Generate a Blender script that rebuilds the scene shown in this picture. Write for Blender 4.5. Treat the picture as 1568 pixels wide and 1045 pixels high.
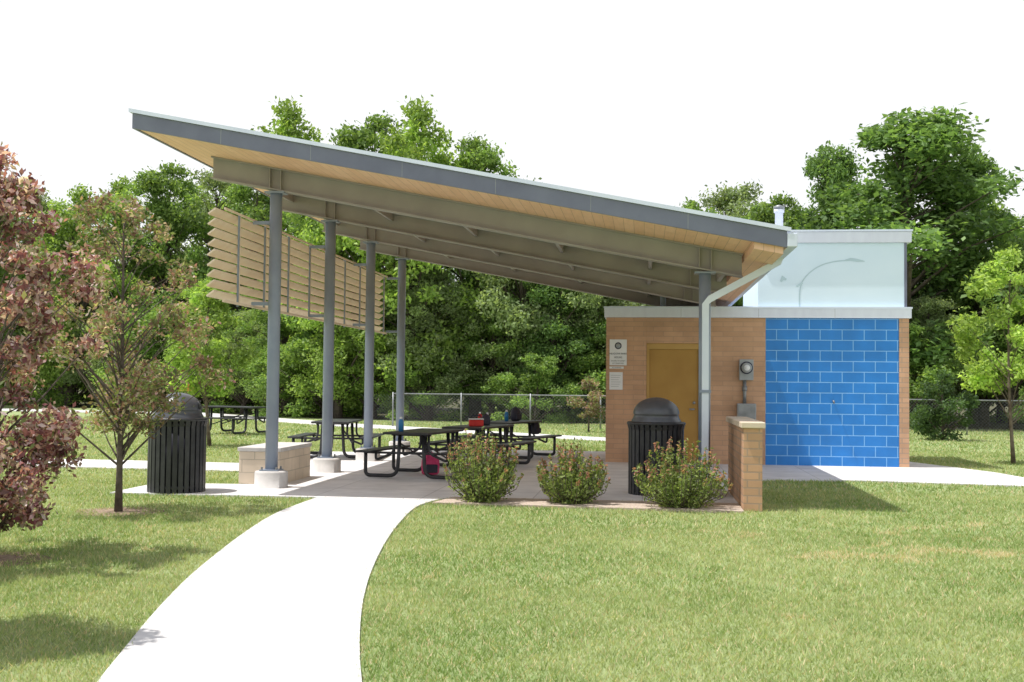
import bpy, bmesh, math, random
import numpy as np
from mathutils import Vector, Matrix
random.seed(7); RNG=np.random.default_rng(7)
S=bpy.context.scene
for o in list(bpy.data.objects): bpy.data.objects.remove(o)
# ---------------------------------------------------------------- materials
def new_mat(name):
    m=bpy.data.materials.new(name); m.use_nodes=True
    nt=m.node_tree; b=nt.nodes["Principled BSDF"]; return m,nt,b
def L(nt,a,b): nt.links.new(a,b)
def noisy(name,c1,c2,scale=3.0,rough=.7,metal=0,bump=0.0,bscale=60,detail=6,spec=.3,streak=0):
    m,nt,b=new_mat(name)
    tc=nt.nodes.new("ShaderNodeTexCoord"); n=nt.nodes.new("ShaderNodeTexNoise")
    n.inputs["Scale"].default_value=scale; n.inputs["Detail"].default_value=detail
    r=nt.nodes.new("ShaderNodeValToRGB"); r.color_ramp.elements[0].position=.3; r.color_ramp.elements[1].position=.7
    r.color_ramp.elements[0].color=(*c1,1); r.color_ramp.elements[1].color=(*c2,1)
    if streak:
        mp=nt.nodes.new("ShaderNodeMapping"); mp.inputs["Scale"].default_value=(streak,streak,1); L(nt,tc.outputs["Object"],mp.inputs[0]); L(nt,mp.outputs[0],n.inputs["Vector"])
    else: L(nt,tc.outputs["Object"],n.inputs["Vector"])
    L(nt,n.outputs["Fac"],r.inputs["Fac"]); L(nt,r.outputs["Color"],b.inputs["Base Color"])
    b.inputs["Roughness"].default_value=rough; b.inputs["Metallic"].default_value=metal
    b.inputs["Specular IOR Level"].default_value=spec
    if bump>0:
        n2=nt.nodes.new("ShaderNodeTexNoise"); n2.inputs["Scale"].default_value=bscale; n2.inputs["Detail"].default_value=5
        bp=nt.nodes.new("ShaderNodeBump"); bp.inputs["Strength"].default_value=bump; bp.inputs["Distance"].default_value=.01
        L(nt,tc.outputs["Object"],n2.inputs["Vector"]); L(nt,n2.outputs["Fac"],bp.inputs["Height"]); L(nt,bp.outputs["Normal"],b.inputs["Normal"])
    return m
def brickmat(name,c1,c2,mortar,w,h,ms,rough=.8,horizontal=False,bump=.4,offset=.5):
    m,nt,b=new_mat(name)
    tc=nt.nodes.new("ShaderNodeTexCoord"); sx=nt.nodes.new("ShaderNodeSeparateXYZ"); cb=nt.nodes.new("ShaderNodeCombineXYZ")
    L(nt,tc.outputs["Object"],sx.inputs[0])
    if horizontal:
        L(nt,sx.outputs["X"],cb.inputs["X"]); L(nt,sx.outputs["Y"],cb.inputs["Y"])
    else:
        ad=nt.nodes.new("ShaderNodeMath"); ad.operation='ADD'; L(nt,sx.outputs["X"],ad.inputs[0]); L(nt,sx.outputs["Y"],ad.inputs[1])
        L(nt,ad.outputs[0],cb.inputs["X"]); L(nt,sx.outputs["Z"],cb.inputs["Y"])
    br=nt.nodes.new("ShaderNodeTexBrick"); br.offset=offset
    br.inputs["Scale"].default_value=1; br.inputs["Brick Width"].default_value=w; br.inputs["Row Height"].default_value=h
    br.inputs["Mortar Size"].default_value=ms; br.inputs["Mortar Smooth"].default_value=.1; br.inputs["Bias"].default_value=0
    br.inputs["Color1"].default_value=(*c1,1); br.inputs["Color2"].default_value=(*c2,1); br.inputs["Mortar"].default_value=(*mortar,1)
    L(nt,cb.outputs[0],br.inputs["Vector"])
    n=nt.nodes.new("ShaderNodeTexNoise"); n.inputs["Scale"].default_value=2.2; n.inputs["Detail"].default_value=8; L(nt,tc.outputs["Object"],n.inputs["Vector"])
    mr=nt.nodes.new("ShaderNodeMapRange"); mr.inputs["From Min"].default_value=.3; mr.inputs["From Max"].default_value=.7; mr.inputs["To Min"].default_value=.86; mr.inputs["To Max"].default_value=1.1
    L(nt,n.outputs["Fac"],mr.inputs["Value"])
    mx=nt.nodes.new("ShaderNodeVectorMath"); mx.operation='SCALE'; L(nt,br.outputs["Color"],mx.inputs[0]); L(nt,mr.outputs[0],mx.inputs["Scale"])
    L(nt,mx.outputs[0],b.inputs["Base Color"]); b.inputs["Roughness"].default_value=rough
    n2=nt.nodes.new("ShaderNodeTexNoise"); n2.inputs["Scale"].default_value=70; L(nt,tc.outputs["Object"],n2.inputs["Vector"])
    s2=nt.nodes.new("ShaderNodeMath"); s2.operation='MULTIPLY_ADD'; s2.inputs[1].default_value=.25; L(nt,n2.outputs["Fac"],s2.inputs[0])
    inv=nt.nodes.new("ShaderNodeMath"); inv.operation='SUBTRACT'; inv.inputs[0].default_value=1; L(nt,br.outputs["Fac"],inv.inputs[1]); L(nt,inv.outputs[0],s2.inputs[2])
    bp=nt.nodes.new("ShaderNodeBump"); bp.inputs["Strength"].default_value=bump; bp.inputs["Distance"].default_value=.01
    L(nt,s2.outputs[0],bp.inputs["Height"]); L(nt,bp.outputs["Normal"],b.inputs["Normal"])
    return m
def leafmat(name,trans=.35,rough=.55):
    m,nt,b=new_mat(name)
    at=nt.nodes.new("ShaderNodeAttribute"); at.attribute_name="Col"
    L(nt,at.outputs["Color"],b.inputs["Base Color"]); b.inputs["Roughness"].default_value=rough; b.inputs["Specular IOR Level"].default_value=.3
    t=nt.nodes.new("ShaderNodeBsdfTranslucent"); mx=nt.nodes.new("ShaderNodeMixShader"); mx.inputs[0].default_value=trans
    g=nt.nodes.new("ShaderNodeVectorMath"); g.operation='MULTIPLY'; g.inputs[1].default_value=(1.6,1.6,.8); L(nt,at.outputs["Color"],g.inputs[0])
    L(nt,g.outputs[0],t.inputs["Color"]); L(nt,b.outputs[0],mx.inputs[1]); L(nt,t.outputs[0],mx.inputs[2])
    L(nt,mx.outputs[0],nt.nodes["Material Output"].inputs["Surface"]); return m
M_leaf=leafmat("leaf",.42); M_grassblade=leafmat("grass_blade",.3,.7)
M_bark=noisy("bark",(.10,.075,.055),(.22,.18,.14),9,.9,bump=.6,bscale=30)
M_barkdark=noisy("bark_dark",(.06,.05,.04),(.15,.12,.10),9,.9,bump=.6,bscale=30)
M_conc=noisy("concrete",(.56,.545,.53),(.66,.65,.63),1.2,.85,bump=.25,bscale=120)
M_slab=brickmat("slab_concrete",(.66,.645,.64),(.70,.685,.68),(.50,.485,.475),1.5,1.5,.010,.85,True,.2,0)
M_plinth=noisy("plinth_concrete",(.50,.48,.46),(.64,.62,.60),5,.85,bump=.3)
M_brick=brickmat("tan_brick",(.58,.35,.215),(.52,.31,.185),(.45,.29,.19),.40,.10,.007)
M_brick2=brickmat("orange_brick",(.60,.36,.22),(.50,.30,.18),(.40,.28,.2),.30,.10,.010)
M_cream=brickmat("cream_block",(.70,.59,.46),(.64,.54,.42),(.48,.41,.32),.40,.2,.008)
M_blue=brickmat("blue_painted_block",(.011,.195,.58),(.016,.215,.63),(.22,.50,.85),.43,.2115,.008,.4,bump=.5)
M_lblue=noisy("light_blue_panel",(.66,.80,.90),(.72,.85,.94),1.2,.6)
M_mural=noisy("mural_line",(.46,.60,.66),(.50,.65,.70),3,.7)
M_trim=noisy("trim_white",(.68,.71,.81),(.74,.78,.87),2,.5,streak=4)
M_fascia=noisy("fascia_bluegrey",(.15,.16,.22),(.19,.205,.27),2.5,.45)
M_metal=noisy("roof_metal",(.60,.66,.78),(.70,.76,.86),2,.4,.1)
M_steel=noisy("painted_steel",(.23,.27,.35),(.28,.325,.40),3,.4)
M_beam=noisy("beam_paint",(.31,.285,.285),(.37,.345,.34),2,.55)
M_black=noisy("black_coating",(.014,.015,.018),(.035,.036,.04),8,.42,spec=.5)
M_dome=noisy("dome_plastic",(.05,.055,.065),(.08,.085,.10),4,.35,spec=.6)
M_door=noisy("door_amber",(.38,.21,.05),(.44,.26,.065),2,.45)
M_doorf=noisy("door_frame",(.46,.29,.09),(.52,.33,.11),2,.5)
M_white=noisy("sign_white",(.75,.76,.77),(.8,.8,.82),3,.5)
M_ink=noisy("sign_ink",(.03,.03,.05),(.05,.05,.07),3,.6)
M_grey=noisy("utility_grey",(.30,.32,.33),(.38,.40,.41),5,.5)
M_galv=noisy("galvanised",(.20,.21,.22),(.32,.33,.34),6,.45,.5)
M_louver=noisy("louver_wood",(.80,.63,.50),(.86,.72,.58),6,.65)
M_mulch=noisy("mulch",(.18,.12,.085),(.40,.31,.22),26,.95,bump=1,bscale=50)
M_gravel=noisy("bed_gravel",(.36,.28,.22),(.64,.54,.46),40,.95,bump=1,bscale=60)
M_pink=noisy("pink_fabric",(.65,.05,.16),(.75,.10,.24),9,.8); M_red=noisy("red_fabric",(.55,.03,.03),(.65,.06,.05),9,.8)
M_bluep=noisy("blue_plastic",(.03,.18,.42),(.05,.24,.5),9,.35); M_wht=noisy("white_plastic",(.7,.7,.7),(.78,.78,.78),9,.4)
M_orange=noisy("birdhouse_wood",(.55,.22,.06),(.62,.28,.09),9,.7)
m,nt,b=new_mat("soffit_wood"); tc=nt.nodes.new("ShaderNodeTexCoord")
mp=nt.nodes.new("ShaderNodeMapping"); mp.inputs["Scale"].default_value=(7,.8,1); L(nt,tc.outputs["Object"],mp.inputs[0])
br=nt.nodes.new("ShaderNodeTexBrick"); br.inputs["Scale"].default_value=1; br.inputs["Brick Width"].default_value=2.4; br.inputs["Row Height"].default_value=.14
br.inputs["Mortar Size"].default_value=.003; br.inputs["Color1"].default_value=(.88,.57,.40,1); br.inputs["Color2"].default_value=(.82,.51,.34,1); br.inputs["Mortar"].default_value=(.46,.27,.17,1)
sx=nt.nodes.new("ShaderNodeSeparateXYZ"); cb=nt.nodes.new("ShaderNodeCombineXYZ"); L(nt,tc.outputs["Object"],sx.inputs[0]); L(nt,sx.outputs["Y"],cb.inputs["X"]); L(nt,sx.outputs["X"],cb.inputs["Y"]); L(nt,cb.outputs[0],br.inputs["Vector"])
n=nt.nodes.new("ShaderNodeTexNoise"); n.inputs["Scale"].default_value=3; n.inputs["Detail"].default_value=6; L(nt,mp.outputs[0],n.inputs["Vector"])
mr=nt.nodes.new("ShaderNodeMapRange"); mr.inputs["To Min"].default_value=.82; mr.inputs["To Max"].default_value=1.1; L(nt,n.outputs["Fac"],mr.inputs[0])
vs=nt.nodes.new("ShaderNodeVectorMath"); vs.operation='SCALE'; L(nt,br.outputs["Color"],vs.inputs[0]); L(nt,mr.outputs[0],vs.inputs["Scale"]); L(nt,vs.outputs[0],b.inputs["Base Color"])
b.inputs["Roughness"].default_value=.6; M_wood=m
m,nt,b=new_mat("lawn"); tc=nt.nodes.new("ShaderNodeTexCoord")
def noise(sc,det=6,r=.55):
    n=nt.nodes.new("ShaderNodeTexNoise"); n.inputs["Scale"].default_value=sc; n.inputs["Detail"].default_value=det; n.inputs["Roughness"].default_value=r; L(nt,tc.outputs["Object"],n.inputs["Vector"]); return n
def ramp(n,p0,c0,p1,c1):
    r=nt.nodes.new("ShaderNodeValToRGB"); e=r.color_ramp.elements; e[0].position=p0;e[1].position=p1;e[0].color=(*c0,1);e[1].color=(*c1,1); L(nt,n.outputs["Fac"],r.inputs["Fac"]); return r
r1=ramp(noise(.5),.35,(.25,.33,.13),.7,(.37,.42,.21)); r2=ramp(noise(22,8,.7),.3,(.18,.255,.085),.72,(.45,.49,.27))
mx=nt.nodes.new("ShaderNodeMix"); mx.data_type='RGBA'; mx.inputs[0].default_value=.5; L(nt,r1.outputs[0],mx.inputs[6]); L(nt,r2.outputs[0],mx.inputs[7])
r3=ramp(noise(.33,4),.60,(0,0,0),.78,(.6,.6,.6)); mx2=nt.nodes.new("ShaderNodeMix"); mx2.data_type='RGBA'; L(nt,r3.outputs[0],mx2.inputs[0]); L(nt,mx.outputs[2],mx2.inputs[6]); mx2.inputs[7].default_value=(.50,.47,.28,1)
L(nt,mx2.outputs[2],b.inputs["Base Color"]); b.inputs["Roughness"].default_value=.9; b.inputs["Specular IOR Level"].default_value=.1
nb=noise(45,8,.7); bp=nt.nodes.new("ShaderNodeBump"); bp.inputs["Strength"].default_value=.6; bp.inputs["Distance"].default_value=.03; L(nt,nb.outputs["Fac"],bp.inputs["Height"]); L(nt,bp.outputs[0],b.inputs["Normal"]); M_lawn=m
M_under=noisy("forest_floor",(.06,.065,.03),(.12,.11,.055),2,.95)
# ---------------------------------------------------------------- helpers
def link(o,parent=None):
    S.collection.objects.link(o)
    if parent: o.parent=parent
    return o
def empty(name,loc=(0,0,0),rz=0):
    e=bpy.data.objects.new(name,None); e.location=loc; e.rotation_euler[2]=rz; e.empty_display_size=.2; return link(e)
def mesh(name,V,F,mat,parent=None,smooth=False):
    me=bpy.data.meshes.new(name); me.from_pydata([tuple(v) for v in V],[],F); me.materials.append(mat); me.update()
    if smooth:
        for p in me.polygons: p.use_smooth=True
    return link(bpy.data.objects.new(name,me),parent)
def box(name,x0,x1,y0,y1,z0,z1,mat,parent=None,bev=0.0):
    bm=bmesh.new(); bmesh.ops.create_cube(bm,size=1)
    for v in bm.verts: v.co=Vector(((x0+x1)/2+v.co.x*(x1-x0),(y0+y1)/2+v.co.y*(y1-y0),(z0+z1)/2+v.co.z*(z1-z0)))
    if bev>0: bmesh.ops.bevel(bm,geom=bm.edges[:],offset=bev,segments=2,affect='EDGES',profile=.5)
    me=bpy.data.meshes.new(name); bm.to_mesh(me); bm.free(); me.materials.append(mat)
    return link(bpy.data.objects.new(name,me),parent)
def tubeVF(path,radii,seg=8,V=None,F=None,cap=True):
    if V is None: V,F=[],[]
    P=[Vector(p) for p in path]; n=len(P); ref=None
    for i,p in enumerate(P):
        d=(P[min(i+1,n-1)]-P[max(i-1,0)]).normalized()
        if ref is None: ref=Vector((0,0,1)) if abs(d.z)<.9 else Vector((1,0,0))
        a=(ref-d*ref.dot(d)).normalized(); bb=d.cross(a); ref=a
        r=radii[i] if hasattr(radii,'__len__') else radii
        for k in range(seg):
            t=2*math.pi*k/seg; V.append(p+a*math.cos(t)*r+bb*math.sin(t)*r)
    b0=len(V)-n*seg
    for i in range(n-1):
        for k in range(seg):
            F.append((b0+i*seg+k,b0+i*seg+(k+1)%seg,b0+(i+1)*seg+(k+1)%seg,b0+(i+1)*seg+k))
    if cap:
        F.append(tuple(b0+k for k in range(seg))[::-1]); F.append(tuple(b0+(n-1)*seg+k for k in range(seg)))
    return V,F
def tube(name,path,radii,mat,parent=None,seg=12):
    V,F=tubeVF(path,radii,seg); return mesh(name,V,F,mat,parent,seg>6)
def lathe(name,prof,mat,parent=None,seg=40,loc=(0,0,0)):
    V=[];F=[];n=len(prof)
    for i,(r,z) in enumerate(prof):
        for k in range(seg):
            t=2*math.pi*k/seg; V.append((loc[0]+r*math.cos(t),loc[1]+r*math.sin(t),loc[2]+z))
    for i in range(n-1):
        for k in range(seg): F.append((i*seg+k,i*seg+(k+1)%seg,(i+1)*seg+(k+1)%seg,(i+1)*seg+k))
    return mesh(name,V,F,mat,parent,True)
def extr(name,poly,z0,z1,mat,parent=None):
    n=len(poly); V=[(x,y,z0) for x,y in poly]+[(x,y,z1) for x,y in poly]
    F=[tuple(range(n,2*n)),tuple(range(n))[::-1]]+[(i,(i+1)%n,n+(i+1)%n,n+i) for i in range(n)]
    o=mesh(name,V,F,mat,parent)
    bm=bmesh.new(); bm.from_mesh(o.data); bmesh.ops.recalc_face_normals(bm,faces=bm.faces); bm.to_mesh(o.data); bm.free(); return o
def npmesh(name,V,nper,mat,cols=None,parent=None):
    nv=len(V); nf=nv//nper; me=bpy.data.meshes.new(name)
    me.vertices.add(nv); me.vertices.foreach_set("co",V.astype(np.float32).ravel())
    me.loops.add(nv); me.loops.foreach_set("vertex_index",np.arange(nv,dtype=np.int32))
    me.polygons.add(nf); me.polygons.foreach_set("loop_start",np.arange(0,nv,nper,dtype=np.int32))
    try: me.polygons.foreach_set("loop_total",np.full(nf,nper,dtype=np.int32))
    except Exception: pass
    if cols is not None:
        a=me.attributes.new("Col",'FLOAT_COLOR','POINT'); c=np.ones((nv,4),dtype=np.float32); c[:,:3]=np.repeat(cols,nper,axis=0); a.data.foreach_set("color",c.ravel())
    me.update(calc_edges=True); me.validate(); me.materials.append(mat)
    return link(bpy.data.objects.new(name,me),parent)
def rdir(n,rng):
    v=rng.normal(size=(n,3)); return v/np.linalg.norm(v,axis=1,keepdims=True)
def leafV(P,size,rng,up=.5,aspect=.5):
    n=len(P); N=rdir(n,rng); N[:,2]+=up; N/=np.linalg.norm(N,axis=1,keepdims=True)
    a=np.cross(N,rdir(n,rng)); a/=np.linalg.norm(a,axis=1,keepdims=True)+1e-9; b=np.cross(N,a)
    s=(size*rng.uniform(.6,1.25,n))[:,None]
    V=np.stack([P-a*s,P+b*s*aspect+N*s*.12,P+a*s,P-b*s*aspect+N*s*.12],axis=1); return V.reshape(-1,3)
def pick(n,pal,rng,jit=.25):
    pal=np.array(pal); i=rng.integers(0,len(pal),n); j=rng.integers(0,len(pal),n); t=rng.random((n,1))
    return np.clip((pal[i]*t+pal[j]*(1-t))*rng.uniform(1-jit,1+jit,(n,1)),.004,.9)
def make_tree(name,h,R,z0,nclump,nleaf,lsize,pal,seed,crad,trunk_r,barkm,top_sharp=1.0,up=.5):
    rng=np.random.default_rng(seed); rnd=random.Random(seed)
    e=empty(name); V,F=[],[]
    top=h*.9; tp=[]; bx=rnd.uniform(-.03,.03)*h; by=rnd.uniform(-.03,.03)*h
    for i in range(9):
        t=i/8; tp.append((bx*math.sin(t*2.6),by*math.sin(t*2.1),top*t))
    tr=[trunk_r*(1.25 if i==0 else 1)*(1-.9*(i/8)) +.004 for i in range(9)]
    tubeVF(tp,tr,8,V,F)
    C=[];CR=[]
    k=0
    while k<nclump:
        t=rng.random()**.9; z=z0+(h-z0)*t*.97
        prof=math.sin(math.pi*min(1,(t*.86+.12)))**.65*(1-.25*top_sharp*t)
        a=rng.uniform(0,2*math.pi); lob=1+.22*math.sin(2*a+seed)+.14*math.sin(5*a+seed*2+4*t)
        r=R*prof*lob*(rng.random()**.45)
        C.append((r*math.cos(a),r*math.sin(a),z)); CR.append(crad*rng.uniform(.45,1.25)*(1-.4*t)); k+=1
    for c,cr in zip(C,CR):
        cz=max(z0*.55,c[2]-math.hypot(c[0],c[1])*rnd.uniform(.6,1.1)-.1*h*.2); cz=min(cz,top*.95)
        u=cz/top*8; i=min(7,int(u)); f=u-i; s=Vector(tp[i]).lerp(Vector(tp[i+1]),f); rr=max(.006,tr[i]*.38)
        mid=s.lerp(Vector(c),.55)+Vector((0,0,.05*h*rnd.uniform(-.3,.8)))
        tubeVF([s,mid,Vector(c)],[rr,rr*.6,rr*.2],5,V,F,False)
    mesh("trunk_and_limbs",V,F,barkm,e,True)
    C=np.array(C);CR=np.array(CR); w=CR**2; idx=rng.choice(len(C),nleaf,p=w/w.sum())
    d=rdir(nleaf,rng)*(rng.random((nleaf,1))**.5); d[:,2]*=.75
    P=C[idx]+d*CR[idx][:,None]
    m=rng.random(nleaf)<.16; P[m]+=d[m]*CR[idx][m][:,None]*rng.uniform(.1,.5,(m.sum(),1))+np.array([0,0,.08*crad])
    cb=rng.uniform(.7,1.3,len(C))
    col=pick(nleaf,pal,rng)*cb[idx][:,None]
    npmesh("crown_leaves",leafV(P,lsize,rng,up),4,M_leaf,col,e)
    return e
def clone(e,name,loc,scale,rz,parent=None):
    n=bpy.data.objects.new(name,None); S.collection.objects.link(n); n.location=loc; n.scale=scale if hasattr(scale,'__len__') else (scale,)*3; n.rotation_euler[2]=rz
    if parent: n.parent=parent
    for c in e.children:
        k=bpy.data.objects.new(c.name.split('.')[0],c.data); S.collection.objects.link(k); k.parent=n
    return n
# ---------------------------------------------------------------- world / sun / camera
Ld=Vector((.40,.09,-1)).normalized(); el=math.asin(-Ld.z)
W=bpy.data.worlds.new("World"); S.world=W; W.use_nodes=True; nt=W.node_tree; bg=nt.nodes["Background"]
sky=nt.nodes.new("ShaderNodeTexSky"); sky.sky_type='NISHITA'; sky.sun_disc=False; sky.sun_elevation=el; sky.sun_rotation=math.atan2(-Ld.x,-Ld.y)%(2*math.pi); sky.dust_density=2
tc=nt.nodes.new("ShaderNodeTexCoord"); n=nt.nodes.new("ShaderNodeTexNoise"); n.inputs["Scale"].default_value=2.2; n.inputs["Detail"].default_value=6; L(nt,tc.outputs["Generated"],n.inputs["Vector"])
mr=nt.nodes.new("ShaderNodeMapRange"); mr.inputs["From Min"].default_value=.35; mr.inputs["From Max"].default_value=.62; mr.inputs["To Min"].default_value=.93; mr.inputs["To Max"].default_value=1.0; L(nt,n.outputs["Fac"],mr.inputs["Value"])
sz=nt.nodes.new("ShaderNodeSeparateXYZ"); L(nt,tc.outputs["Generated"],sz.inputs[0])
hz=nt.nodes.new("ShaderNodeMapRange"); hz.inputs["From Min"].default_value=.42; hz.inputs["From Max"].default_value=.80; hz.inputs["To Min"].default_value=1; hz.inputs["To Max"].default_value=.22; L(nt,sz.outputs["Z"],hz.inputs["Value"])
mm=nt.nodes.new("ShaderNodeMath"); mm.operation='MULTIPLY'; L(nt,mr.outputs[0],mm.inputs[0]); L(nt,hz.outputs[0],mm.inputs[1])
mx=nt.nodes.new("ShaderNodeMix"); mx.data_type='RGBA'; L(nt,mm.outputs[0],mx.inputs[0]); L(nt,sky.outputs[0],mx.inputs[6]); mx.inputs[7].default_value=(8.9,9.0,9.2,1)
L(nt,mx.outputs[2],bg.inputs[0]); bg.inputs[1].default_value=.12
sl=bpy.data.lights.new("sun","SUN"); sl.energy=5.0; sl.angle=math.radians(.5); sl.color=(1,.965,.92); so=link(bpy.data.objects.new("sun",sl)); so.rotation_euler=Ld.to_track_quat('-Z','Y').to_euler(); so.location=(-20,-5,40)
cam=bpy.data.cameras.new("camera"); cam.lens=40; cam.sensor_width=36; cam.clip_end=2000; co=link(bpy.data.objects.new("camera",cam))
co.matrix_world=Matrix.Translation((0,0,1.6))@Matrix.Rotation(math.radians(6.6),4,'Z')@Matrix.Rotation(math.radians(92.15),4,'X')@Matrix.Rotation(math.radians(.6),4,'Z')
S.camera=co
S.view_settings.view_transform='Standard'; S.view_settings.look='None'; S.view_settings.exposure=0
# ---------------------------------------------------------------- ground, paths
mesh("ground",[(-400,-100,0),(400,-100,0),(400,700,0),(-400,700,0)],[(0,1,2,3)],M_lawn)
PL=[(-4.43,15.22),(-4.42,14.2),(-4.37,13.12),(-4.11,11.39),(-3.83,9.87),(-3.60,8.71),(-3.27,7.35),(-3.0,6.36),(-2.83,5.72),(-2.3,4),(-1.7,2),(-1.1,0)]
PR=[(.4,0),(-.3,2),(-.9,4),(-1.47,5.94),(-1.73,6.92),(-2.02,8.16),(-2.30,9.61),(-2.62,11.69),(-2.85,13.8),(-2.88,14.6),(-2.78,15.22)]
def smooth(p,it=2):
    for _ in range(it):
        q=[p[0]]
        for a,b in zip(p[:-1],p[1:]): q+=[(a[0]*.75+b[0]*.25,a[1]*.75+b[1]*.25),(a[0]*.25+b[0]*.75,a[1]*.25+b[1]*.75)]
        q.append(p[-1]); p=q
    return p
path=smooth(PL)+smooth(PR); extr("concrete_path",path,-.05,.02,M_conc)
patio=[(-7.4,15.22),(-2.78,15.22),(-2.6,15.62),(1.3,15.62),(1.3,19.7),(3.75,19.9),(6.2,19.45),(12,18.3),(12,19.3),(6.9,20.3),(6.6,22.5),(5.6,25.4),(5.3,27),(-5.95,27),(-5.95,25.2),(-7.4,25.2),(-7.4,21.2),(-34,22.5),(-34,20.6),(-5.95,19.3),(-5.95,16.9),(-7.4,16.8)]
extr("patio_slab",patio,-.05,.024,M_slab)
far=[(-60,60),(-31.3,52.6),(-21.4,51),(-11,39.8),(-1.05,32.2),(4,31),(4,33),(-1.05,34.2),(-11,42.6),(-21.4,54),(-31.3,56.0),(-60,63)]
extr("far_footpath",far,-.05,.02,M_conc)
bed=[(-2.75,14.82),(1.27,14.6),(1.27,15.6),(-2.6,15.6)]
extr("shrub_bed",bed,-.05,.03,M_gravel)
def disc(name,x,y,r):
    pts=[(x+r*(1+.12*math.sin(3*a*.35+x)+random.uniform(-.08,.08))*math.cos(a*math.pi/14),y+r*(1+random.uniform(-.08,.08))*math.sin(a*math.pi/14)) for a in range(28)]
    extr(name,pts,-.05,.008,M_mulch); return [(x+(px-x)*.55,y+(py-y)*.55) for px,py in pts]
d1=disc("mulch_ring",-6.3,13.2,.5); d2=disc("mulch_ring",-5.65,9.5,.42)
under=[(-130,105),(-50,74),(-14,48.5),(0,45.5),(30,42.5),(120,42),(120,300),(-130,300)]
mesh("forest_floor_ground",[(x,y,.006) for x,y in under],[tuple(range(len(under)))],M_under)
polys=[path,patio,bed,d1,d2,far]
def inside(X,Y,poly):
    r=np.zeros(len(X),bool); n=len(poly)
    for i in range(n):
        x1,y1=poly[i];x2,y2=poly[(i+1)%n]
        if y1==y2: continue
        c=((y1>Y)!=(y2>Y))&(X<(x2-x1)*(Y-y1)/(y2-y1)+x1); r^=c
    return r
# worn patches: (x, y, radius)
DRY=[(2.55,11.3,.30),(1.75,12.2,.16),(.45,12.3,.14),(3.2,13.4,.22),(4.3,10.2,.16),(-.6,12.9,.12),(3.9,12.0,.14),(2.75,11.0,.18),(-1.2,9.4,.12),(1.2,8.2,.10),(2.2,11.6,.14),(-5.1,12.0,.2),(-4.7,10.6,.15)]
def grass(y0,y1,dens,h,w,seed):
    rng=np.random.default_rng(seed); x0=-.62*y1-1; x1=.40*y1+1; n=int((x1-x0)*(y1-y0)*dens)
    X=rng.uniform(x0,x1,n);Y=rng.uniform(y0,y1,n); k=(X>-.60*Y-.5)&(X<.37*Y+.5)
    X=X[k];Y=Y[k]
    bad=np.zeros(len(X),bool)
    for p in polys: bad|=inside(X+rng.normal(0,.018,len(X)),Y+rng.normal(0,.018,len(X)),p)
    bad|=(X>-.8)&(X<5.3)&(Y>23.3)
    X=X[~bad];Y=Y[~bad]; n=len(X)
    a=rng.uniform(0,2*math.pi,n); ww=w*rng.uniform(.6,1.3,n)/2; hh=h*rng.uniform(.4,1.3,n); la=rng.uniform(0,2*math.pi,n); lean=hh*rng.uniform(.2,1.2,n)
    B=np.stack([X,Y,np.zeros(n)],1); D=np.stack([np.cos(a)*ww,np.sin(a)*ww,np.zeros(n)],1); T=B+np.stack([np.cos(la)*lean,np.sin(la)*lean,hh],1)
    V=np.stack([B-D,B+D,T],1).reshape(-1,3)
    wx=X+.5*np.sin(Y*2.3+X)+.25*np.sin(Y*5.7-X*3.1); wy=Y+.5*np.sin(X*1.9-Y*.7)+.2*np.sin(X*6.1+Y*2.2)
    f=.5+.20*np.sin(wx*1.3)+.18*np.sin(wy*1.7+wx*.6+1)+.18*np.sin(wx*4.3+wy*2.9)+.12*np.sin(wx*9.1-wy*7.3)
    f=np.clip(f+rng.normal(0,.28,n),0,1)[:,None]
    col=np.array([.205,.30,.095])*(1-f)+np.array([.42,.465,.235])*f
    dp=.12*np.ones(n)
    for dx,dy,dr in DRY: dp+=.75*np.exp(-(((wx-dx)/dr)**2+((wy-dy)/(dr*1.1))**2))
    dry=rng.random(n)<dp; col[dry]=np.array([.60,.50,.33])
    col*=rng.uniform(.8,1.2,(n,1)); return V,col
parts=[grass(4.6,9,4600,.034,.008,1),grass(9,13,2600,.036,.010,2),grass(13,18,1300,.04,.013,3),grass(18,30,450,.045,.02,4),grass(30,46,120,.06,.035,5)]
npmesh("grass",np.concatenate([p[0] for p in parts]),3,M_grassblade,np.concatenate([p[1] for p in parts]))
# ---------------------------------------------------------------- pavilion
pav=empty("picnic_pavilion")
H=lambda X:3.755-.19*X
def prism(name,X0,X1,Y0,Y1,zb,zt,mat,parent=pav):
    V=[(X0,Y0,H(X0)+zb),(X1,Y0,H(X1)+zb),(X1,Y1,H(X1)+zb),(X0,Y1,H(X0)+zb),(X0,Y0,H(X0)+zt),(X1,Y0,H(X1)+zt),(X1,Y1,H(X1)+zt),(X0,Y1,H(X0)+zt)]
    return mesh(name,V,[(0,3,2,1),(4,5,6,7),(0,1,5,4),(1,2,6,5),(2,3,7,6),(3,0,4,7)],mat,parent)
XL,XR,YF,YB=-7.04,1.83,14.93,27.0
prism("soffit_deck",XL+.03,XR-.03,YF+.03,YB-.03,0,.07,M_wood)
prism("roof_panel",XL+.03,XR-.03,YF+.03,YB-.03,.075,.20,M_metal)
prism("fascia_front",XL,XR,YF-.02,YF+.028,-.015,.195,M_fascia); prism("fascia_back",XL,XR,YB-.028,YB+.02,-.015,.195,M_fascia)
prism("fascia_high",XL-.03,XL+.028,YF+.03,YB-.03,-.012,.192,M_fascia)
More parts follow.
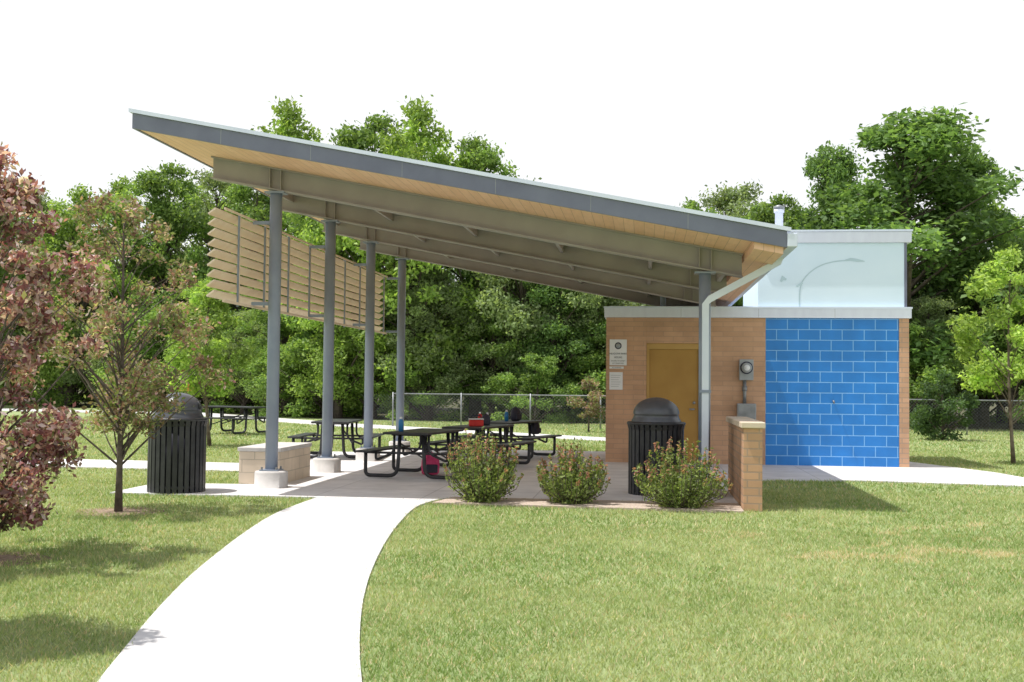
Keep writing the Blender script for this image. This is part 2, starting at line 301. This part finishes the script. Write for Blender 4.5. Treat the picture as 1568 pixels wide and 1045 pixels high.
prism("drip_edge_front",XL-.05,XR+.05,YF-.05,YF+.10,.198,.25,M_metal); prism("drip_edge_back",XL-.05,XR+.05,YB-.10,YB+.05,.198,.24,M_metal); prism("drip_edge_high",XL-.055,XL+.10,YF+.102,YB-.102,.202,.238,M_metal)
for i in range(22):
    x=XL+.25+i*.4; prism("roof_seam",x,x+.025,YF+.11,YB-.11,.201,.245,M_metal)
for i in range(1,7):
    x=XL+i*(XR-XL)/7; prism("fascia_joint",x,x+.006,YF-.022,YF-.018,-.01,.19,M_grey)
cols=[16.5,19.5,22.5,25.5]; xl=-5.5; xr=.87
for y in cols:
    prism("beam_bottom_flange",-6.5,1.40,y-.09,y+.09,-.34,-.318,M_beam); prism("beam_web",-6.49,1.39,y-.012,y+.012,-.318,-.024,M_beam); prism("beam_top_flange",-6.5,1.40,y-.09,y+.09,-.024,-.003,M_beam)
    for x in (xl-.09,xl+.08,xr-.09,xr+.08): prism("beam_stiffener",x,x+.012,y-.082,y+.082,-.317,-.025,M_beam)
    zt=H(xl)-.345
    tube("column",[(xl,y,.24),(xl,y,zt-.03)],.092,M_steel,pav,24)
    box("column_cap",xl-.15,xl+.15,y-.11,y+.11,zt-.04,zt-.012,M_steel,pav)
    lathe("column_plinth",[(.0,.27),(.2,.27),(.235,.262),(.245,.24),(.245,0),(.3,0)],M_plinth,pav,36,(xl,y,.0))
    box("base_plate",xl-.14,xl+.14,y-.14,y+.14,.272,.29,M_steel,pav)
    for bx_ in (-.11,.11):
        for by_ in (-.11,.11): tube("anchor_bolt",[(xl+bx_,y+by_,.29),(xl+bx_,y+by_,.33)],.015,M_galv,pav,6)
for x in (-6.2,-4.4,-2.9,-1.4,.1,1.25):
    for a,b_ in zip(cols[:-1],cols[1:]): prism("purlin",x-.03,x+.03,a+.02,b_-.02,-.16,-.005,M_beam)
tube("column",[(xr,16.5,.24),(xr,16.5,H(xr)-.37)],.085,M_steel,pav,24)
lathe("column_plinth",[(.0,.27),(.2,.27),(.235,.262),(.245,.24),(.245,0),(.3,0)],M_plinth,pav,36,(xr,16.5,0))
box("column_cap",xr-.15,xr+.15,16.39,16.61,H(xr)-.385,H(xr)-.36,M_steel,pav)
for y in (25.5,): tube("stub_post",[(.4,y,3.1),(.4,y,H(.4)-.34)],.07,M_steel,pav,12)
tube("stub_post",[(.4,23.9,3.1),(.4,23.9,H(.4)-.01)],.06,M_steel,pav,12)
gz=H(XR)
box("gutter",XR+.002,XR+.13,YF-.04,YB,gz-.01,gz+.17,M_metal,pav,.01)
prism("eave_soffit_board",1.42,XR-.04,YF+.05,YB-.05,-.10,-.004,M_wood)
def sqtube(name,pts,w,mat,parent):
    V=[];F=[]; P=[Vector(p) for p in pts]; n=len(P)
    for i,p in enumerate(P):
        d=(P[min(i+1,n-1)]-P[max(i-1,0)]).normalized(); a=Vector((0,1,0)); bb=d.cross(a).normalized()
        for s,t in ((-1,-1),(1,-1),(1,1),(-1,1)): V.append(p+a*s*w*.5+bb*t*w*.5)
    for i in range(n-1):
        for k in range(4): F.append((i*4+k,i*4+(k+1)%4,i*4+4+(k+1)%4,i*4+4+k))
    F.append((0,1,2,3)); F.append((4*n-4,4*n-3,4*n-2,4*n-1)); return mesh(name,V,F,mat,parent)
sqtube("downspout",[(XR+.07,16.32,gz-.0),(XR+.06,16.32,gz-.05),(.93,16.32,2.83),(.87,16.32,2.76),(.87,16.32,.05)],.095,M_metal,pav)
box("downspout_strap",.79,.95,16.255,16.44,1.5,1.54,M_steel,pav)
# louver screen
scr=empty("louver_screen"); lx=-5.95
for i in range(9):
    z=2.80+i*.143
    V=[(lx-.06,15.1,z-.022),(lx+.045,15.1,z+.056),(lx+.055,15.1,z+.036),(lx-.05,15.1,z-.042)]
    V+= [(x,25.4,zz) for x,_,zz in V]
    mesh("louver_blade",V,[(0,1,2,3),(7,6,5,4),(0,4,5,1),(1,5,6,2),(2,6,7,3),(3,7,4,0)],M_louver,scr)
for y in (15.95,17.1,18.3,19.5,20.7,21.9,23.1,24.3,25.3):
    box("louver_mullion",lx+.068,lx+.092,y-.012,y+.012,2.68,4.04,M_steel,scr)
    box("louver_batten",lx+.066,lx+.088,y+.02,y+.06,2.70,4.02,M_louver,scr)
for y in cols:
    for z in (2.76,3.98): box("screen_arm",lx+.1,xl-.07,y-.025,y+.025,z-.025,z+.025,M_steel,scr)
box("screen_rail",lx+.095,lx+.12,15.3,25.5,2.70,2.735,M_louver,scr); box("screen_rail",lx+.095,lx+.12,15.3,25.5,4.0,4.03,M_louver,scr)
sw=empty("block_seat_wall"); box("blocks",-6.15,-5.5,16.9,18.5,.02,.52,M_cream,sw,.008); box("cap",-6.17,-5.48,16.88,18.52,.522,.585,M_plinth,sw,.01)
lw=empty("low_brick_wall"); box("brickwork",1.28,1.52,14.87,17.5,.0,1.06,M_brick2,lw,.004); box("cap",1.245,1.555,14.83,17.54,1.062,1.14,M_cream,lw,.012)
# ---------------------------------------------------------------- restroom building
bd=empty("restroom_building"); FY=23.4
box("brick_wall_left",-.76,.06,FY,FY+3.6,0,2.98,M_brick,bd); box("brick_wall_over_door",.062,1.178,FY,FY+.3,2.46,2.98,M_brick,bd)
box("brick_wall_mid",1.18,2.448,FY,FY+3.6,0,2.98,M_brick,bd)
bw=box("blue_block_wall",0,2.606,0,3.6,0,2.98,M_blue,bd); bw.location=(2.451,FY+.005,0)
box("brick_pier_right",5.06,5.25,FY-.012,FY+3.6,0,2.98,M_brick2,bd)
box("door_frame_l",.064,.12,FY+.04,FY+.2,.02,2.42,M_doorf,bd); box("door_frame_r",1.12,1.176,FY+.04,FY+.2,.02,2.42,M_doorf,bd); box("door_frame_top",.064,1.176,FY+.038,FY+.198,2.34,2.457,M_doorf,bd)
box("door_leaf",.122,1.118,FY+.08,FY+.13,.03,2.338,M_door,bd); tube("door_knob",[(1.03,FY+.08,1.12),(1.03,FY+.01,1.12),(.93,FY+.005,1.12)],.017,M_galv,bd,8); tube("door_lock",[(1.03,FY+.08,1.25),(1.03,FY+.05,1.25)],.03,M_galv,bd,12)
box("door_recess_back",.06,1.18,FY+.21,FY+3.6,0,2.97,M_doorf,bd)
box("trim_band",-.80,5.29,FY-.07,FY+3.66,2.983,3.19,M_trim,bd,.008); box("trim_drip",-.815,5.305,FY-.085,FY+.02,3.17,3.205,M_metal,bd)
for x in (.75,2.3,3.8): box("trim_joint",x,x+.006,FY-.072,FY-.069,2.99,3.168,M_grey,bd)
box("low_roof",-.7,2.2,FY+.05,FY+3.55,3.192,3.22,M_metal,bd)
box("upper_panel_wall",2.30,5.17,FY+.03,FY+3.5,3.207,4.50,M_lblue,bd); box("upper_corner_dark",5.172,5.22,FY+.02,FY+3.5,3.207,4.50,M_fascia,bd)
box("parapet_cap",2.22,5.30,FY-.05,FY+3.6,4.503,4.72,M_trim,bd,.008); box("parapet_drip",2.20,5.32,FY-.07,FY+3.62,4.722,4.76,M_metal,bd)
lathe("vent_pipe",[(0,.62),(.11,.62),(.11,.55),(.085,.55),(.085,0)],M_trim,bd,20,(2.85,24.6,4.75)); lathe("vent_cap",[(0,.72),(.12,.68),(.12,.64),(0,.64)],M_galv,bd,20,(2.85,24.6,4.75))
tube("hose_bib",[(3.78,FY,1.32),(3.78,FY-.07,1.32),(3.78,FY-.09,1.28)],.02,M_galv,bd,8)
def ribbon(name,pts,w,y,mat,parent):
    V=[];F=[]
    for i,(x,z) in enumerate(pts):
        a=pts[max(i-1,0)];b_=pts[min(i+1,len(pts)-1)]; dx,dz=b_[0]-a[0],b_[1]-a[1]; l=math.hypot(dx,dz); ww=w[i] if hasattr(w,'__len__') else w
        V+=[(x-dz/l*ww,y,z+dx/l*ww),(x+dz/l*ww,y,z-dx/l*ww)]
    for i in range(len(pts)-1): F.append((2*i,2*i+1,2*i+3,2*i+2))
    return mesh(name,V,F,mat,parent)
ribbon("mural_lamp_post",smooth([(3.12,3.21),(3.12,3.55),(3.2,3.8),(3.5,4.05),(3.85,4.14),(4.1,4.15)],2),.012,FY+.026,M_mural,bd)
ribbon("mural_lamp_head",[(4.02,4.15),(4.12,4.17),(4.25,4.15),(4.4,4.13)],[.015,.03,.03,.008],FY+.024,M_mural,bd)
ribbon("mural_base",[(3.06,3.62),(3.18,3.70)],.02,FY+.022,M_mural,bd); ribbon("mural_blob",[(2.75,3.72),(2.79,3.80),(2.86,3.76)],[.02,.05,.02],FY+.024,M_mural,bd)
sg=empty("park_hours_sign"); box("panel",-.69,-.34,FY-.02,FY-.002,2.0,2.53,M_white,sg,.003)
def txt(s,x,z,size,par,y):
    c=bpy.data.curves.new("lettering",'FONT'); c.body=s; c.size=size; c.align_x='CENTER'; c.extrude=.001; c.materials.append(M_ink)
    o=link(bpy.data.objects.new("lettering",c),par); o.rotation_euler=(math.pi/2,0,0); o.location=(x,y,z)
txt("MEADOW PARK",-.515,2.22,.05,sg,FY-.022); txt("HOURS",-.515,2.145,.05,sg,FY-.022); txt("SUNRISE TO SUNSET",-.515,2.08,.032,sg,FY-.022); txt("CITY PARKS DEPT",-.515,2.03,.03,sg,FY-.022)
tube("emblem",[(-.515,FY-.021,2.40),(-.515,FY-.025,2.40)],.07,M_ink,sg,20); tube("emblem_inner",[(-.515,FY-.0245,2.40),(-.515,FY-.027,2.40)],.05,M_grey,sg,20)
ns=empty("notice_sign"); box("panel",-.69,-.42,FY-.02,FY-.002,1.5,1.86,M_white,ns,.003)
for i in range(6): box("text_line",-.66,-.46-.02*(i%3),FY-.0225,FY-.0205,1.79-i*.045,1.797-i*.045,M_grey,ns)
s3=empty("small_wall_sign"); box("panel",-.69,-.40,FY-.02,FY-.002,1.93,1.975,M_white,s3); txt("NO SMOKING",-.545,1.94,.03,s3,FY-.022)
em=empty("electric_meter"); box("meter_box",1.92,2.20,FY-.12,FY-.002,1.72,2.14,M_grey,em,.01)
o=tube("meter_glass",[(2.06,FY-.12,1.97),(2.06,FY-.22,1.97),(2.06,FY-.24,1.97)],[.105,.10,.07],M_grey,em,24); tube("meter_face",[(2.06,FY-.241,1.97),(2.06,FY-.245,1.97)],.06,M_white,em,20); tube("meter_ring",[(2.06,FY-.12,1.97),(2.06,FY-.15,1.97)],.125,M_ink,em,24)
tube("conduit",[(2.03,FY-.06,1.72),(2.03,FY-.06,1.25)],.035,M_galv,em,12); tube("conduit_fitting",[(2.03,FY-.06,1.6),(2.03,FY-.06,1.5)],.05,M_galv,em,12); box("lower_box",1.88,2.25,FY-.16,FY-.002,.88,1.25,M_grey,em,.01); box("box_cover",1.90,2.23,FY-.17,FY-.161,.90,1.23,M_galv,em)
# ---------------------------------------------------------------- bins
def bin_(x,y,rz):
    e=empty("trash_receptacle",(x,y,.024),rz); R=.40
    lathe("inner_liner",[(0,.03),(R-.05,.03),(R-.05,.98),(R-.09,.98)],M_ink,e,32)
    for z in (.05,.93): lathe("band",[(R-.035,z),(R-.012,z),(R-.012,z+.05),(R-.035,z+.05),(R-.035,z)],M_black,e,40)
    V=[];F=[]
    n=30
    for i in range(n):
        a=2*math.pi*i/n; c,s=math.cos(a),math.sin(a); w=.031
        prof=[(R-.012,.0),(R,.0),(R+.0,.93),(R+.022,1.02),(R+.008,1.03),(R-.012,.94)]
        b0=len(V)
        for sg_ in (-1,1):
            for r,z in prof: V.append((r*c-s*w*sg_,r*s+c*w*sg_,z))
        m=len(prof)
        F.append(tuple(b0+k for k in range(m))); F.append(tuple(b0+m+k for k in range(m))[::-1])
        for k in range(m): F.append((b0+k,b0+m+k,b0+m+(k+1)%m,b0+(k+1)%m))
    mesh("slats",V,F,M_black,e)
    lathe("top_ring",[(R-.06,1.0),(R+.015,1.0),(R+.03,1.02),(R+.015,1.045),(R-.06,1.05),(R-.06,1.0)],M_black,e,40)
    lathe("lid_collar",[(R-.04,1.045),(R-.045,1.07),(.335,1.10),(.32,1.15),(.33,1.16)],M_dome,e,40)
    lathe("dome_lid",[(.335,1.155)]+[(.335*math.cos(t*math.pi/24),1.16+.24*math.sin(t*math.pi/24)) for t in range(13)],M_dome,e,40)
    V,F=[],[]
    pts=[]
    for k in range(9):
        a=-math.pi/2-.5+k/8; pts.append((.345*math.cos(a),.345*math.sin(a),1.18))
    for k in range(9):
        a=-math.pi/2+.42-k/8*.84; pts.append((.31*math.cos(a),.31*math.sin(a),1.28))
    tubeVF(pts+[pts[0]],.008,6,V,F); mesh("flap_rim",V,F,M_black,e,True)
    return e
bin_(-6.59,15.6,1.9); bin_(.19,16.75,2.5)
# ---------------------------------------------------------------- picnic tables
def rounded(pts,r=.1,k=5):
    P=[Vector(p) for p in pts]; out=[P[0]]
    for i in range(1,len(P)-1):
        a=(P[i-1]-P[i]); b_=(P[i+1]-P[i]); ra=min(r,a.length*.45,b_.length*.45); a.normalize(); b_.normalize()
        p0=P[i]+a*ra; p2=P[i]+b_*ra
        for j in range(k+1):
            t=j/k; out.append(p0*(1-t)**2+P[i]*2*t*(1-t)+p2*t*t)
    out.append(P[-1]); return out
def table(x,y,rz,n="picnic_table",sc=1.0):
    e=empty(n,(x,y,.024),rz); e.scale=(sc,)*3; Lh=.92
    box("table_top",-.39,.39,-Lh,Lh,.735,.775,M_black,e,.012)
    for s in (-1,1):
        a,b_=sorted((s*.60,s*.86)); box("seat",a,b_,-Lh,Lh,.435,.47,M_black,e,.012)
    V,F=[],[]
    for yy in (-.62,.62):
        for s in (-1,1):
            tubeVF(rounded([(s*.20,yy,.735),(s*.24,yy,.05),(s*.80,yy,.05),(s*.80,yy,.24),(s*.80,yy,.435)],.16),.032,8,V,F)
            tubeVF(rounded([(s*.30,yy+.0,.735),(s*.30,yy,.43),(s*.62,yy,.30),(s*.62,yy,.435)],.1),.022,8,V,F)
        tubeVF([(-.82,yy,.425),(.82,yy,.425)],.02,8,V,F); tubeVF([(-.34,yy,.725),(.34,yy,.725)],.02,8,V,F)
    for s in (-1,1): tubeVF([(s*.22,-.62,.6),(s*.22,.62,.25)],.015,6,V,F)
    mesh("tube_frame",V,F,M_black,e,True); return e
table(-3.65,18.9,-.16); table(-3.1,21.5,-.22); table(-2.85,24.3,-.3); table(-6.35,23.3,.1)
table(-12.2,33.0,1.25,sc=1.05)
def backpack(x,y,z,mat,rz,s=1):
    e=empty("backpack",(x,y,z),rz); e.scale=(s,)*3
    lathe("bag_body",[(0,0),(.13,0),(.17,.03),(.18,.15),(.17,.28),(.12,.38),(.05,.42),(0,.43)],mat,e,20); e.children[0].scale=(1,.7,1)
    box("front_pocket",-.11,.11,-.17,-.10,.04,.2,M_ink,e,.02)
    tube("strap",[(-.08,.11,.05),(-.1,.19,.2),(-.06,.12,.36)],.015,M_ink,e,6); tube("strap",[(.08,.11,.05),(.1,.19,.2),(.06,.12,.36)],.015,M_ink,e,6); tube("handle",[(-.04,0,.40),(0,0,.47),(.04,0,.40)],.01,M_ink,e,6)
def bottle(x,y,z,mat):
    e=empty("water_bottle",(x,y,z)); lathe("flask",[(0,0),(.04,0),(.042,.16),(.03,.19),(.018,.2)],mat,e,16); lathe("cap",[(.02,.2),(.022,.2),(.022,.235),(0,.24)],M_wht,e,16)
T=.80
backpack(-3.62,19.3,.03,M_pink,.4,.9)
bottle(-3.95,18.4,T,M_bluep); bottle(-3.2,22.3,T,M_red); bottle(-3.0,21.9,T,M_wht); bottle(-2.9,24.2,T,M_bluep)
backpack(-3.0,21.7,T,M_ink,.2,.5); backpack(-2.75,24.6,T,M_ink,.9,.7); backpack(-2.35,24.9,.5,M_ink,.9,.7)
c=empty("lunch_box",(-3.1,21.1,T),.3); box("body",-.13,.13,-.09,.09,0,.12,M_red,c,.02); box("lid",-.135,.135,-.095,.095,.122,.145,M_wht,c,.01); tube("handle",[(-.1,0,.145),(-.07,0,.2),(.07,0,.2),(.1,0,.145)],.01,M_ink,c,6)
bh=empty("birdhouse",(-17,41,0)); tube("post",[(0,0,0),(0,0,1.2)],.04,M_bark,bh,8); box("house_body",-.2,.2,-.2,.2,1.2,1.65,M_orange,bh); mesh("gable_roof",[(-.28,-.28,1.65),(.28,-.28,1.65),(0,-.28,1.85),(-.28,.28,1.65),(.28,.28,1.65),(0,.28,1.85)],[(0,1,2),(5,4,3),(0,2,5,3),(1,4,5,2),(0,3,4,1)],M_bark,bh); tube("entry_hole",[(0,-.2,1.45),(0,-.205,1.45)],.06,M_ink,bh,12)
# ---------------------------------------------------------------- chain-link fence
fe=empty("chain_link_fence"); fy=40.5; fx0,fx1,fh=-9.0,26.0,1.2
V,F=[],[]; x=fx0
while x<=fx1: tubeVF([(x,fy,0),(x,fy,fh+.05)],.03,6,V,F); x+=2.5
tubeVF([(fx0,fy,fh),(fx1,fy,fh)],.022,6,V,F); mesh("posts_and_rail",V,F,M_galv,fe,True)
V,F=[],[]; x=fx0-fh
while x<fx1:
    for s in (0,1):
        a,b_=(x,x+fh)
        z0,z1=(0.03,fh-.03) if s==0 else (fh-.03,.03)
        w=.0035; b0=len(V); V+=[(a-w,fy,z0),(a+w,fy,z0),(b_+w,fy,z1),(b_-w,fy,z1)]; F.append((b0,b0+1,b0+2,b0+3))
    x+=.12
mesh("wire_mesh",V,F,M_galv,fe)
# ---------------------------------------------------------------- trees
G1=[(.16,.26,.07),(.22,.335,.09),(.29,.40,.12),(.11,.19,.055)]
G2=[(.10,.18,.06),(.145,.24,.075),(.19,.295,.10)]
G3=[(.26,.37,.09),(.34,.46,.125),(.19,.30,.075)]
G4=[(.19,.255,.12),(.24,.31,.15),(.29,.36,.18)]
var=[make_tree("tv",10,3.2,2.0,100,30000,.095,G1,11,.95,.22,M_barkdark),
     make_tree("tv",10,2.7,1.8,100,28000,.09,G2,12,.85,.2,M_barkdark,1.5),
     make_tree("tv",10,3.7,1.6,105,30000,.095,G4,13,.98,.22,M_barkdark,.6),
     make_tree("tv",10,3.0,1.4,100,28000,.095,G3,14,.88,.2,M_barkdark),
     make_tree("tv",5,2.4,.15,60,13000,.09,G1,15,.72,.09,M_barkdark,.4)]
def vset(i,name,x,y,h,wid,rz,par=None): 
    base=5 if i==4 else 10; s=h/base; return clone(var[i],name,(x,y,-.05),(s*wid,s*wid,s),rz,par)
row=empty("distant_tree_row")
T_=[(-25.1,39.4,9.2,0),(-24.8,43.4,8.8,2),(-22,41.7,8.5,3),(-22.1,45.8,9.6,3),(-19.3,44.1,9.9,0),(-18.7,48.2,10.4,2),(-15.6,44.5,9.6,0)]
for i,(x,y,h,v) in enumerate(T_): vset(v,"tree",x*1.5,y*1.5,h*1.5,.95,i*1.3,row)
T2=[(-26,81,22.0,3),(-13.3,48.8,9.6,3),(-12.4,50.9,13.9,0),(-9.9,49.2,13.9,3),(-7.6,51.4,12.9,0),(-5.3,49.7,10.6,2),(-3.6,53.9,10.8,1),(-1.6,50.1,8.2,2),(.4,52.4,8.8,2),(2.1,50.6,9.8,0),(4.4,54.9,11.3,2),(5.8,51,10.1,0),(8.4,53.3,13.0,1),(14.3,51.9,12.6,1),(16.8,56.2,10.5,3),(14.8,48,7.6,0),(17.2,48.2,8.2,3),(20,50,8.2,0)]
for i,(x,y,h,v) in enumerate(T2): vset(v,"tree",x,y,h,.9,i*2.1+.5,row)
for i in range(30):
    x=-75+i*3.6; vset([1,2,0][i%3],"tree",x,66+max(0,-12-x)*.75,9+1.2*math.sin(i*1.9)+max(0,-12-x)*.06,1.25,i*1.7,row)
hed=empty("understory_shrubs")
for i in range(36):
    if i%5 in (1,3): continue
    x=-62+i*2.4; y=47.5+max(0,-12-x)*.72+1.5*math.sin(i*2.3)-max(0,x)*.06
    vset(4,"shrub",x,y,2.9+1.4*math.sin(i*1.3)+(.02*max(0,-x))*3,1.2,i*2.9,hed)
for i in range(22):
    x=-30+i*2.6; vset([2,0,1,3][i%4],"small_tree",x,49+max(0,-12-x)*.72+math.sin(i*3.1),6.2+1.1*math.sin(i*2.7),1.15,i*1.1,hed)
for i in range(26):
    x=-50+i*3; vset(4,"shrub",x,57+max(0,-12-x)*.75,4.5+.8*math.sin(i),1.3,i*1.7,hed)
vset(1,"maple_tree",11.2,50.0,13.7,1.65,.6)
for v in var:
    for c in list(v.children): bpy.data.objects.remove(c)
    bpy.data.objects.remove(v)
def place(e,x,y): e.location=(x,y,0); return e
place(make_tree("young_ash_tree",3.9,1.15,1.35,38,7000,.06,G3,31,.42,.045,M_bark),-10.5,26.8)
place(make_tree("young_locust_tree",4.5,1.3,1.5,44,9000,.06,[(.34,.46,.12),(.42,.55,.16),(.25,.38,.09)],32,.42,.04,M_bark,.4),7.85,25.4)
place(make_tree("young_ash_tree",5.5,1.3,1.5,34,4800,.09,[(.32,.45,.10),(.40,.52,.13)],33,.5,.06,M_bark),-17.0,56.5)
place(make_tree("evergreen_shrub",2.1,.85,.1,34,5200,.055,[(.055,.10,.04),(.085,.14,.05)],34,.36,.05,M_barkdark),9.1,36.2)
PUR=[(.24,.09,.12),(.14,.05,.07),(.36,.16,.18),(.17,.21,.09),(.72,.58,.62),(.50,.33,.36)]
PUG=[(.24,.13,.12),(.19,.25,.09),(.28,.34,.13),(.34,.18,.18),(.16,.21,.08),(.48,.38,.37)]
place(make_tree("crabapple_tree",1.9,.6,.5,20,2600,.045,PUG,35,.28,.03,M_barkdark),-1.8,38)
place(make_tree("crabapple_tree",3.75,1.12,.25,100,15000,.038,PUR,36,.25,.045,M_barkdark,.8,.2),-5.78,9.5)
place(make_tree("crabapple_tree",4.0,1.25,1.0,92,9500,.034,PUG,37,.25,.04,M_barkdark,.9,.2),-6.3,13.2)
place(make_tree("crabapple_tree",3.7,.85,.8,60,10000,.045,PUR,38,.27,.045,M_barkdark),-4.65,6.3)
def shrub(x,y,w,h,seed):
    rng=np.random.default_rng(seed); e=empty("flowering_shrub",(x,y,.02)); V,F=[],[]; P=[];C=[]
    pal=np.array([(.17,.24,.07),(.26,.33,.11),(.36,.42,.17),(.11,.17,.05)])
    for i in range(100):
        a=rng.uniform(0,2*math.pi); q=rng.random()**.6; tx=math.cos(a)*q*w/2; ty=math.sin(a)*q*w/2; tz=h*(1-.42*q*q)*rng.uniform(.6,1.2)
        b0=(tx*.25,ty*.25,0); mid=(tx*.85,ty*.85,tz*.45); tubeVF([b0,mid,(tx,ty,tz)],[.006,.005,.002],4,V,F,False)
        n=62; t=rng.random(n)**.85; A=np.array(b0);Mi=np.array(mid);E=np.array((tx,ty,tz))
        p=(A*(1-t)[:,None]**2+Mi*(2*t*(1-t))[:,None]+E*(t**2)[:,None])+rng.normal(0,1,(n,3))*(.048*(1.15-t))[:,None]; P.append(p)
        c=pick(n,pal,rng); r=(t>.84)&(rng.random(n)<.4); c[r]=np.array([.48,.24,.19]); C.append(c)
    P=np.concatenate(P);P[:,2]=np.maximum(P[:,2],.03); mesh("stems",V,F,M_barkdark,e); npmesh("foliage",leafV(P,.03,rng,.4,.38),4,M_leaf,np.concatenate(C),e)
shrub(-2.15,15.1,1.15,.88,51); shrub(-.93,15.15,1.05,.76,52); shrub(.50,15.0,1.35,.80,53)
